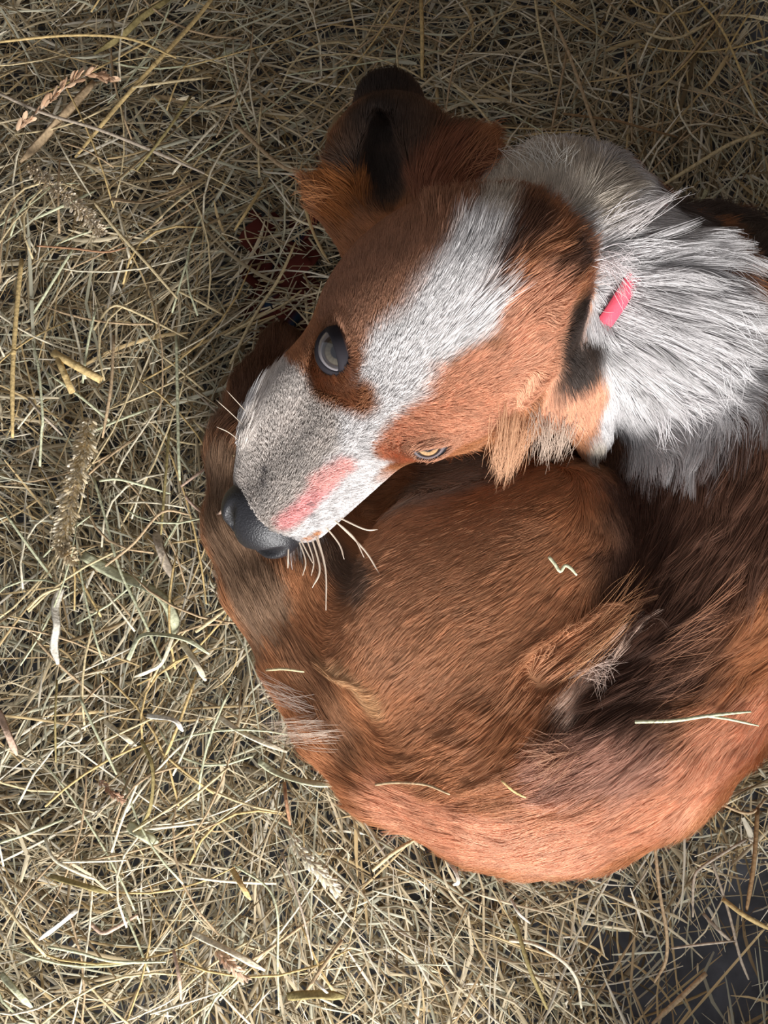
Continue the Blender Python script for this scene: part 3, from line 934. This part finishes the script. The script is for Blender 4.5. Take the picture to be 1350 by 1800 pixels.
    ('hay_stalk', 'tan', 5, .8, 'thin tan stalk crossing at the top right', [(1270, 15), (1230, 75), (1183, 132)]),
    ('hay_stalk', 'straw', 6, .8, 'straw stalk sagging like a bow at the top right', [(1135, 58), (1165, 67), (1200, 64), (1256, 34)]),
    ('hay_stalk', 'straw', 8, .8, 'thick straw stalk lying above the shoulder towards the right edge', [(1342, 232), (1280, 255), (1210, 298), (1160, 329)]),
    ('hay_straw', 'green', 9, .3, 'small pale leaf above the shoulder', [(1243, 333), (1234, 352), (1222, 372)]),
    ('hay_stalk', 'tan', 5, .8, 'tan upright stalk in the hay above the neck', [(1098, 85), (1108, 170), (1111, 252)]),
    ('hay_stalk', 'straw', 5, .8, 'straw stalk left of the long tan stalk at top', [(940, -4), (950, 60), (972, 152)]),
    ('hay_stalk', 'golden', 8, .8, 'upright golden stalk right above the dark ear', [(740, -4), (742, 60), (742, 137)]),
    ('hay_stalk', 'tan', 8, .8, 'tan stalk end reaching the orange edge of the upper ear', [(415, 220), (465, 268), (500, 295), (532, 303)]),
    ('hay_stalk', 'straw', 6, .8, 'long straw stalk slanting along the dark gap by the head', [(405, 640), (445, 560), (490, 490), (520, 425)]),
    ('hay_stalk', 'straw', 5, .8, 'straw stalk crossing the dark gap towards the head', [(395, 590), (450, 560), (500, 535), (530, 510)]),
    ('hay_stalk', 'golden', 6, .8, 'golden stalk left of the dark gap, leaning left', [(460, 330), (435, 370), (412, 405)]),
    ('hay_stalk', 'grey', 4, .8, 'forked thin hair-like stalk over the tail', [(400, 760), (385, 730), (345, 690)]),
    ('hay_stalk', 'straw', 7, .8, 'pale straw stalk slanting up right below the rump middle', [(655, 1530), (690, 1500), (732, 1474)]),
    ('hay_straw', 'white', 8, .25, 'white curled blade end under the bottom of the rump', [(788, 1512), (800, 1530), (806, 1550), (796, 1556)]),
    # pieces lying on the coat
    ('hay_stalk', 'green', 6, .8, 'forked pale stalk lying on the dark flank fur', [(1112, 1268), (1180, 1266), (1235, 1258), (1312, 1250)]),
    ('hay_stalk', 'tan', 5, .8, 'thin curved stalk lying on the rump fur', [(660, 1377), (700, 1374), (750, 1378), (790, 1395)]),
    ('hay_stalk', 'golden', 5, .8, 'short yellow chaff stalk lying on the rump fur', [(880, 1370), (900, 1388), (922, 1400)]),
    ('hay_stalk', 'green', 6, .6, 'curly green plant scrap on the thigh fur', [(962, 980), (972, 992), (982, 1006), (990, 996), (1000, 1000), (1011, 1013)]),
    ('hay_stalk', 'straw', 5, .7, 'straw stalk lying over the base of the tail', [(470, 1178), (500, 1176), (536, 1181)]),
]
for i, (nme, colr, w, flat, label, pts) in enumerate(STALKS):
    oncoat = 'lying on the dark flank' in label or 'lying on the rump' in label or 'plant scrap' in label or 'base of the tail' in label
    if oncoat:
        q = smooth_path(pts, 4)
        path = []
        for x, y in q:
            h = hit(x, y)
            if h is None: h = path[-1] if path else PN(x, y, .06)
            path.append(h + np.array([0, 0, .005]) - np.array(ray(x, y)) * .003)
        path = np.array(path)
        path[:, 2] = np.convolve(np.pad(path[:, 2], 2, mode='edge'), np.ones(5) / 5, 'valid')
        w *= .85
    else:
        path = smooth_path(on_hay(pts, .017 + .004 * ((i * 7) % 3), .006)); w *= 1.0 if flat > .5 else 1.25
        if flat < .5: flat *= .45
    parts = [tube(path, w * PXM, flat, (.8, .35) if flat < .5 else (.95, .6), 6, (.8 if flat < .3 else 0))]
    if 'forked pale' in label:
        h0, h1 = path[len(path) * 2 // 3], path[-1]
        parts.append(tube(smooth_path([h0, (h0 + h1) / 2 + np.array([0, -.003, .0]), h1 + np.array([.004, -.008, 0])]), w * PXM * .7, .8))
    if w >= 8.5 and flat > .6 and not oncoat:          # a growth node on the thicker stalks
        k = len(path) // 2
        e = nrm(path[k + 1] - path[k])
        parts.append(tube([path[k] - e * .002, path[k] - e * .001, path[k] + e * .001, path[k] + e * .002], w * PXM * 1.16, .85, (.85, .85)))
    w = w
    v, f = join(parts)
    o = mesh_obj(nme, v, f, HM[colr])
    tag(o, label, 'hay stalk' if nme == 'hay_stalk' else 'hay leaf', 'picked out pieces of hay')

# two pieces of cut straw, hollow
def cut_straw(pts, w, label):
    p = on_hay(pts, .020, 0)
    path = np.array([p[0] + (p[-1] - p[0]) * t for t in (0, .3, .48, .5, .52, .7, 1)])
    V1, F1 = tube(path, w * PXM, .85, (1, 1), 10)
    V2, F2 = tube(path, w * PXM * .72, .85, (1, 1), 10)
    n = len(path) * 10
    for k in (2, 3, 4): V1[k * 10:k * 10 + 10] = path[k] + (V1[k * 10:k * 10 + 10] - path[k]) * (1.0, 1.12, 1.0)[k - 2]
    F = F1[:-2] + [tuple(i + n for i in q[::-1]) for q in F2[:-2]]
    for j in range(10):
        a, b = j, (j + 1) % 10
        F.append((b, a, a + n, b + n))
        F.append((n - 10 + a, n - 10 + b, 2 * n - 10 + b, 2 * n - 10 + a))
    tag(mesh_obj('cut_straw', np.vstack([V1, V2]), F, HM['golden']), label, 'cut straw', 'picked out pieces of hay')
cut_straw([(93, 620), (135, 645), (178, 668)], 15, 'thick pale yellow cut straw lying in the hay at left')
cut_straw([(102, 632), (117, 662), (127, 690)], 12, 'shorter cut straw tucked below the thick pale yellow one')

# grass seed heads: a stem with a crowd of spikelets
M_seed = material('seed_husk', 0.7, 0.2, attr='tint')
def seed_head(label, pts, width, n, ln, cols, seed, spread=.9, droop=0.0):
    r = np.random.default_rng(seed)
    path = smooth_path(on_hay(pts, .020, .004), 8)
    v, f = tube(path, 3.5 * PXM, .8)
    o = mesh_obj('grass_seed_head', v, f, HM['grey'])
    tag(o, label, 'seed head', 'grass seed heads in the hay')
    t = nrm(np.gradient(path, axis=0))
    K = 5
    u = r.random(n) ** .9 * (len(path) - 1.01)
    i = u.astype(int); fr = (u - i)[:, None]
    base = path[i] * (1 - fr) + path[np.minimum(i + 1, len(path) - 1)] * fr
    ax = t[i]
    rad = nrm(np.cross(ax, r.normal(size=(n, 3)))); rad[:, 2] = np.abs(rad[:, 2]) * .8 + .05
    tip = base + nrm(ax * (1 - spread * .5) + rad * spread) * (ln * PXM * r.uniform(.7, 1.2, n))[:, None]
    env = np.sin(np.clip(u / (len(path) - 1) * .9 + .08, 0, 1) * math.pi) ** .5
    off = rad * (width * PXM * .35 * env)[:, None] * r.random((n, 1))
    a = base + off; b = tip + off
    pp = a[:, None] + (b - a)[:, None] * np.linspace(0, 1, K)[None, :, None]
    V, F, C = ribbons(pp, np.full(n, 1) * (ln * PXM * .36) * r.uniform(.7, 1.2, n), np.array([lin(*c) for c in cols])[r.integers(0, len(cols), n)] * r.uniform(.85, 1.15, (n, 1)), r)
    tag(mesh_obj('spikelet', V, F, M_seed, o, smooth=False, colors=C), kind='stuff')
seed_head('fluffy grey grass seed head at upper left', [(50, 290), (85, 325), (130, 358), (165, 395), (178, 412)], 34, 420, 11, [(206, 192, 166), (186, 168, 140), (220, 208, 188)], 1)
seed_head('big fluffy pale grass seed head at left', [(156, 735), (148, 790), (132, 850), (116, 920), (106, 962)], 46, 640, 14, [(220, 206, 176), (196, 178, 144), (232, 222, 200)], 2)
seed_head('small fluffy seed head below the big one at left', [(106, 955), (116, 970), (130, 988)], 28, 130, 12, [(206, 190, 160), (190, 172, 140)], 3)
seed_head('pale knotty seed head below the rump at the bottom', [(506, 1462), (530, 1500), (560, 1530), (592, 1566)], 16, 110, 15, [(232, 226, 206), (214, 204, 178)], 4, .5)
seed_head('pinkish open seed head near the top left corner', [(30, 230), (75, 190), (120, 150), (160, 130), (192, 141)], 14, 60, 22, [(216, 182, 150), (198, 160, 128)], 5, .45)
seed_head('pinkish seed head near the bottom edge', [(380, 1672), (402, 1692), (428, 1717)], 12, 60, 14, [(214, 184, 158), (196, 166, 140)], 6, .5)
seed_head('small brown seed head in the lower left hay', [(175, 1372), (195, 1392), (215, 1405)], 10, 60, 9, [(186, 150, 124), (166, 130, 106)], 7, .6)

# more single loose stalks on top of the bed, alike within each stretch of hay
r = np.random.default_rng(99)
ZONES = [('thin dry stalk lying loose on the hay left of the tail', 'loose stalks left of the dog', (0, 420, 480, 1180), 52),
         ('thin dry stalk lying loose on the hay above the upper ear', 'loose stalks at the top', (200, 900, -10, 230), 34),
         ('thin dry stalk lying loose in the dim hay at the top right', 'loose stalks at top right', (900, 1330, 0, 330), 26),
         ('thin dry stalk lying loose on the hay in the upper left', 'loose stalks at upper left', (0, 480, 100, 480), 34),
         ('thin dry stalk lying loose on the hay in the lower left', 'loose stalks at lower left', (0, 560, 1200, 1790), 52)]
shapes = []
for i in range(8):
    L = .05 + .012 * i
    b = r.normal(0, .35)
    u = np.linspace(-.5, .5, 6)
    pth = np.c_[u * L, b * L * (u ** 2 - .25) * 1.5, .004 * np.cos(u * math.pi)]
    v, f = tube(pth, r.uniform(.0011, .0021), .6)
    for c in ('straw', 'pale', 'tan', 'green', 'golden'):
        shapes.append((i, c, v, f))
proto = {}
used = set()
tries = 0
MARKS = [(40, 60, 'in the top left corner'), (250, 40, 'by the top edge, upper left'), (130, 200, 'by the pinkish open seed head'), (330, 200, 'right of the thick golden stalk'),
         (110, 350, 'by the upper fluffy seed head'), (320, 400, 'left of the upper ear'), (60, 500, 'by the upright golden stalk, left edge'), (250, 540, 'under the arched straw stalk'),
         (110, 650, 'by the cut straw pieces'), (300, 720, 'by the long upright green stem'), (130, 850, 'by the big fluffy seed head'), (40, 900, 'at the left edge, halfway down'),
         (300, 920, 'by the folded greyish leaf'), (230, 1040, 'by the broad pale green leaf'), (90, 1100, 'by the whitish papery leaf'), (330, 1160, 'below the arching green blade'),
         (60, 1260, 'below the papery leaf, left edge'), (250, 1300, 'above the small brown seed head'), (430, 1290, 'beside the tail feathering'), (120, 1420, 'left of the small brown seed head'),
         (330, 1420, 'in the middle of the lower hay'), (490, 1420, 'by the short orange stalk'), (60, 1560, 'by the left edge, low down'), (280, 1560, 'below the broad yellow-green leaf'),
         (470, 1560, 'left of the pale knotty seed head'), (120, 1720, 'in the bottom left corner'), (330, 1710, 'by the bottom pinkish seed head'), (500, 1700, 'by the bottom middle edge'),
         (480, 100, 'above and left of the upper ear'), (620, 60, 'above the upper ear'), (800, 100, 'right of the upper ear top'), (880, 200, 'above the white nape'),
         (980, 60, 'by the long tan stalk at top'), (1100, 60, 'by the top edge, right side'), (1180, 180, 'above the shoulder'), (1280, 280, 'by the right edge above shoulder'), (1060, 260, 'just above the ruff')]
for lab, grp, (x0, x1, y0, y1), n in ZONES:
    k = 0
    while k < n:
        x, y = r.uniform(x0, x1), r.uniform(y0, y1)
        p = on_hay([(x, y)], .0, 0)[0]
        if S.sample(p[None].astype(np.float32))[0] < .035: continue
        si = int(r.integers(len(shapes)))
        i, c, v, f = shapes[si]
        ang = r.uniform(0, 180) if r.random() < .5 else math.degrees(r.normal(.9, .6)) % 180
        way = 'lying level' if ang < 22 or ang > 158 else 'slanting up right' if ang < 68 else 'pointing up' if ang < 112 else 'slanting up left'
        ln = 'short' if i < 3 else 'long' if i > 5 else 'middling'
        near = min(MARKS, key=lambda m: math.hypot(m[0] - x, m[1] - y))[2]
        lab = f'loose {ln} {c} stalk {way} {near}'
        tries += 1
        if lab in used and tries < 4000: continue
        used.add(lab)
        if si not in proto:
            o = mesh_obj('loose_stalk', v, f, HM[c]); proto[si] = o.data
        else:
            o = bpy.data.objects.new('loose_stalk', proto[si]); COL.objects.link(o)
        z = float(hay_z(p[None])[0]) + r.uniform(.007, .015)
        o.rotation_euler = (r.normal(0, .2), r.normal(0, .06), math.radians(ang))
        o.location = (p[0], p[1], z)
        tag(o, lab, 'hay stalk', grp)
        k += 1

# ---- whiskers
M_whisk = material('whisker', 0.4, 0.4, color=lin(226, 210, 190))
for w, pts in [(3, [(592, 908), (640, 930), (664, 931)]), (3, [(588, 914), (622, 945), (640, 980)]), (3.4, [(586, 912), (640, 966), (669, 1012)]),
               (3, [(578, 930), (596, 956), (605, 983)]), (3.6, [(550, 948), (562, 1000), (549, 1033)]), (3.2, [(562, 944), (572, 1000), (573, 1073)]),
               (2.6, [(556, 944), (566, 975), (571, 1000)]), (2.6, [(530, 960), (542, 975), (550, 990)]), (2.6, [(542, 955), (551, 985), (547, 1012)]),
               (2.6, [(526, 962), (537, 985), (532, 1012)]), (3, [(506, 975), (506, 999)]), (1.6, [(452, 745), (425, 715), (398, 686)]),
               (1.6, [(445, 765), (408, 728), (380, 703)]), (1.6, [(438, 790), (405, 762), (380, 750)])]:
    x, y = pts[0]
    h = hit(x, y)
    for _ in range(25):
        if h is not None and h[2] > .108: break
        x, y = x + (510 - x) * .06, y + (870 - y) * .06
        h = hit(x, y)
    q = [h] + [PN(x, y, h[2] + .002 * i) for i, (x, y) in enumerate(pts[1:], 1)]
    v, f = tube(smooth_path(q, 6), w * .00034, 1, (1, .25), 6)
    mesh_obj('whisker', v - ORG, f, M_whisk, dog)

# ---- loose feathering: longer single hairs standing off the coat
def wisps(n, roots, tips, z_up, col, seed, radius=.00016, hang=.0):
    r = np.random.default_rng(seed)
    K = 8
    out = np.empty((n, K, 3)); 
    for i in range(n):
        s0 = r.random()
        def along(L):
            t = min(max(s0 + r.normal(0, .20), 0), .999) * (len(L) - 1); j = min(int(t), len(L) - 2); t -= j
            return (L[j][0] * (1 - t) + L[j + 1][0] * t, L[j][1] * (1 - t) + L[j + 1][1] * t), (j + t) / (len(L) - 1)
        (rx, ry), _ = along(roots)
        (tx, ty), _ = along(tips)
        rx += r.normal(0, 12); ry += r.normal(0, 10); tx += r.normal(0, 9); ty += r.normal(0, 9)
        a = hit(rx, ry)
        if a is None: a = PN(rx, ry, .06)
        b = PN(tx, ty, max(.01, a[2] + z_up + r.normal(0, .004)))
        for _ in range(3):
            d = S.sample(b[None].astype(np.float32))[0]
            if d < .004: b = b + np.array([0, 0, .004 - d + .001])
        u = np.linspace(0, 1, K)[:, None]
        mid = (a + b) / 2 + np.array([r.normal(0, .004), r.normal(0, .004), .006 + r.random() * .004])
        out[i] = a * (1 - u) ** 2 + 2 * mid * u * (1 - u) + b * u ** 2
    rad = np.tile(np.array([1, 1, 1, .9, .8, .65, .45, .2]) * radius, (n, 1))
    c = np.tile(col, (n, 1)) * r.uniform(.8, 1.2, (n, 1))
    return out, rad, c
if FUR:
    W_ = [wisps(44, [(520, 1215), (545, 1245), (560, 1262)], [(446, 1180), (452, 1205), (470, 1235)], -.004, lin(196, 178, 164), 1, .00010),
          wisps(64, [(560, 1262), (590, 1290), (606, 1300)], [(462, 1262), (470, 1290), (484, 1306)], -.006, lin(206, 186, 168), 15, .00010),
          wisps(70, [(975, 1220), (1010, 1150), (1050, 1090)], [(1085, 1110), (1130, 1070), (1150, 1020), (1110, 1000)], .004, lin(196, 146, 106), 2, .00012),
          wisps(60, [(1010, 1190), (1060, 1120)], [(1085, 1150), (1065, 1200), (1040, 1235)], -.004, lin(214, 190, 176), 3, .00012),
          wisps(200, [(890, 715), (940, 735)], [(868, 822), (884, 850), (908, 815)], -.02, lin(196, 150, 116), 4),
          wisps(140, [(940, 715), (1010, 740)], [(930, 800), (965, 810), (990, 800)], -.015, lin(190, 168, 150), 5),
          wisps(90, [(1240, 460), (1280, 600), (1250, 660)], [(1310, 420), (1345, 560), (1330, 660), (1280, 720)], -.004, lin(236, 234, 234), 6, .00018),
          wisps(60, [(1060, 400), (1080, 430)], [(1120, 340), (1180, 350), (1210, 330)], .004, lin(220, 214, 212), 7),
          wisps(60, [(1050, 470), (1060, 440)], [(1110, 440), (1120, 500), (1100, 540)], .004, lin(240, 232, 232), 8),
          wisps(80, [(1130, 700), (1200, 690)], [(1160, 790), (1215, 770), (1270, 720)], -.004, lin(230, 226, 226), 9, .00018),
          wisps(36, [(1345, 960), (1335, 1060), (1320, 1170)], [(1220, 1080), (1150, 1150), (1150, 1250)], .0, lin(186, 136, 106), 10, .00011),
          wisps(80, [(1000, 1330), (1030, 1290)], [(930, 1290), (910, 1340), (960, 1390)], .004, lin(190, 146, 118), 11),
          wisps(90, [(560, 380), (600, 350)], [(520, 310), (545, 290), (530, 350)], .0, lin(184, 124, 78), 12),
          wisps(90, [(800, 320), (830, 290)], [(850, 215), (880, 250), (875, 290)], .0, lin(178, 122, 88), 13),
          wisps(80, [(930, 300), (1000, 290)], [(880, 265), (950, 235), (1010, 250)], .0, lin(222, 216, 206), 14)]
    hair_curves('feathering', np.concatenate([w[0] for w in W_]), np.concatenate([w[1] for w in W_]), np.concatenate([w[2] for w in W_]), M_fur, dog, ORG)

# ---- collar: a pink band round the neck, most of it under the ruff
c0, ax = PN(1018, 478, .155), nrm(PN(1140, 550, .140) - PN(985, 440, .170))
e1 = nrm(np.cross(ax, [0, 0, 1.0])); e2 = np.cross(ax, e1)
ring = []
for k in range(72):
    T = 2 * math.pi * k / 72
    dr = e1 * math.cos(T) + e2 * math.sin(T)
    rr = .02
    while rr < .085 and S.sample((c0 + dr * rr)[None].astype(np.float32))[0] < 0: rr += .001
    ring.append((dr, rr))
rs = np.array([q[1] for q in ring]); rs = np.convolve(np.r_[rs[-4:], rs, rs[:4]], np.ones(9) / 9, 'valid')
Vc, Fc = [], []
for (dr, _), rr in zip(ring, rs):
    for h_, o_ in ((-.0048, .001), (-.0048, .0024), (.0048, .0024), (.0048, .001)):
        Vc.append(c0 + dr * (rr + o_) + ax * h_)
for k in range(72):
    for j in range(4):
        Fc.append((k * 4 + j, k * 4 + (j + 1) % 4, ((k + 1) % 72) * 4 + (j + 1) % 4, ((k + 1) % 72) * 4 + j))
M_collar = material('collar_webbing', 0.7, 0.3, color=lin(236, 92, 112), noise=(1200, .85, 1.12))
tag(mesh_obj('collar', np.array(Vc) - ORG, Fc, M_collar, dog), 'pink webbing collar')

# ---- dark red cloth with blue spots, buried in the hay beside the head
n = 26
Vb, Fb, Cb = [], [], []
for j in range(n):
    for i in range(n):
        x, y = 430 + 120 * i / (n - 1), 365 + 215 * j / (n - 1)
        p = PN(x, y, .046)
        p[2] = .030 + .006 * math.sin(i * .31 + j * .17) + .003 * math.sin(j * .5 - i * .2)
        p[0] += .006 * math.sin(j * .9); p[1] += .006 * math.sin(i * .8)
        Vb.append(p)
        sp = min(math.hypot(x - a, (y - b)) for a, b in ((466, 415), (470, 450), (477, 530), (520, 400), (505, 560)))
        Cb.append(lin(40, 60, 82) if sp < 11 else lin(86, 40, 34))
m = len(Vb)
Vb = Vb + [p - np.array([0, 0, .0015]) for p in Vb]; Cb = Cb + Cb
for j in range(n - 1):
    for i in range(n - 1):
        q = (j * n + i, j * n + i + 1, (j + 1) * n + i + 1, (j + 1) * n + i)
        Fb += [q[::-1], tuple(k + m for k in q)]
M_cloth = material('blanket_cloth', 0.9, 0.1, attr='tint')
tag(mesh_obj('blanket', Vb, Fb, M_cloth, colors=np.array(Cb)), 'dark red cloth with blue spots half buried under hay beside the head', 'blanket')
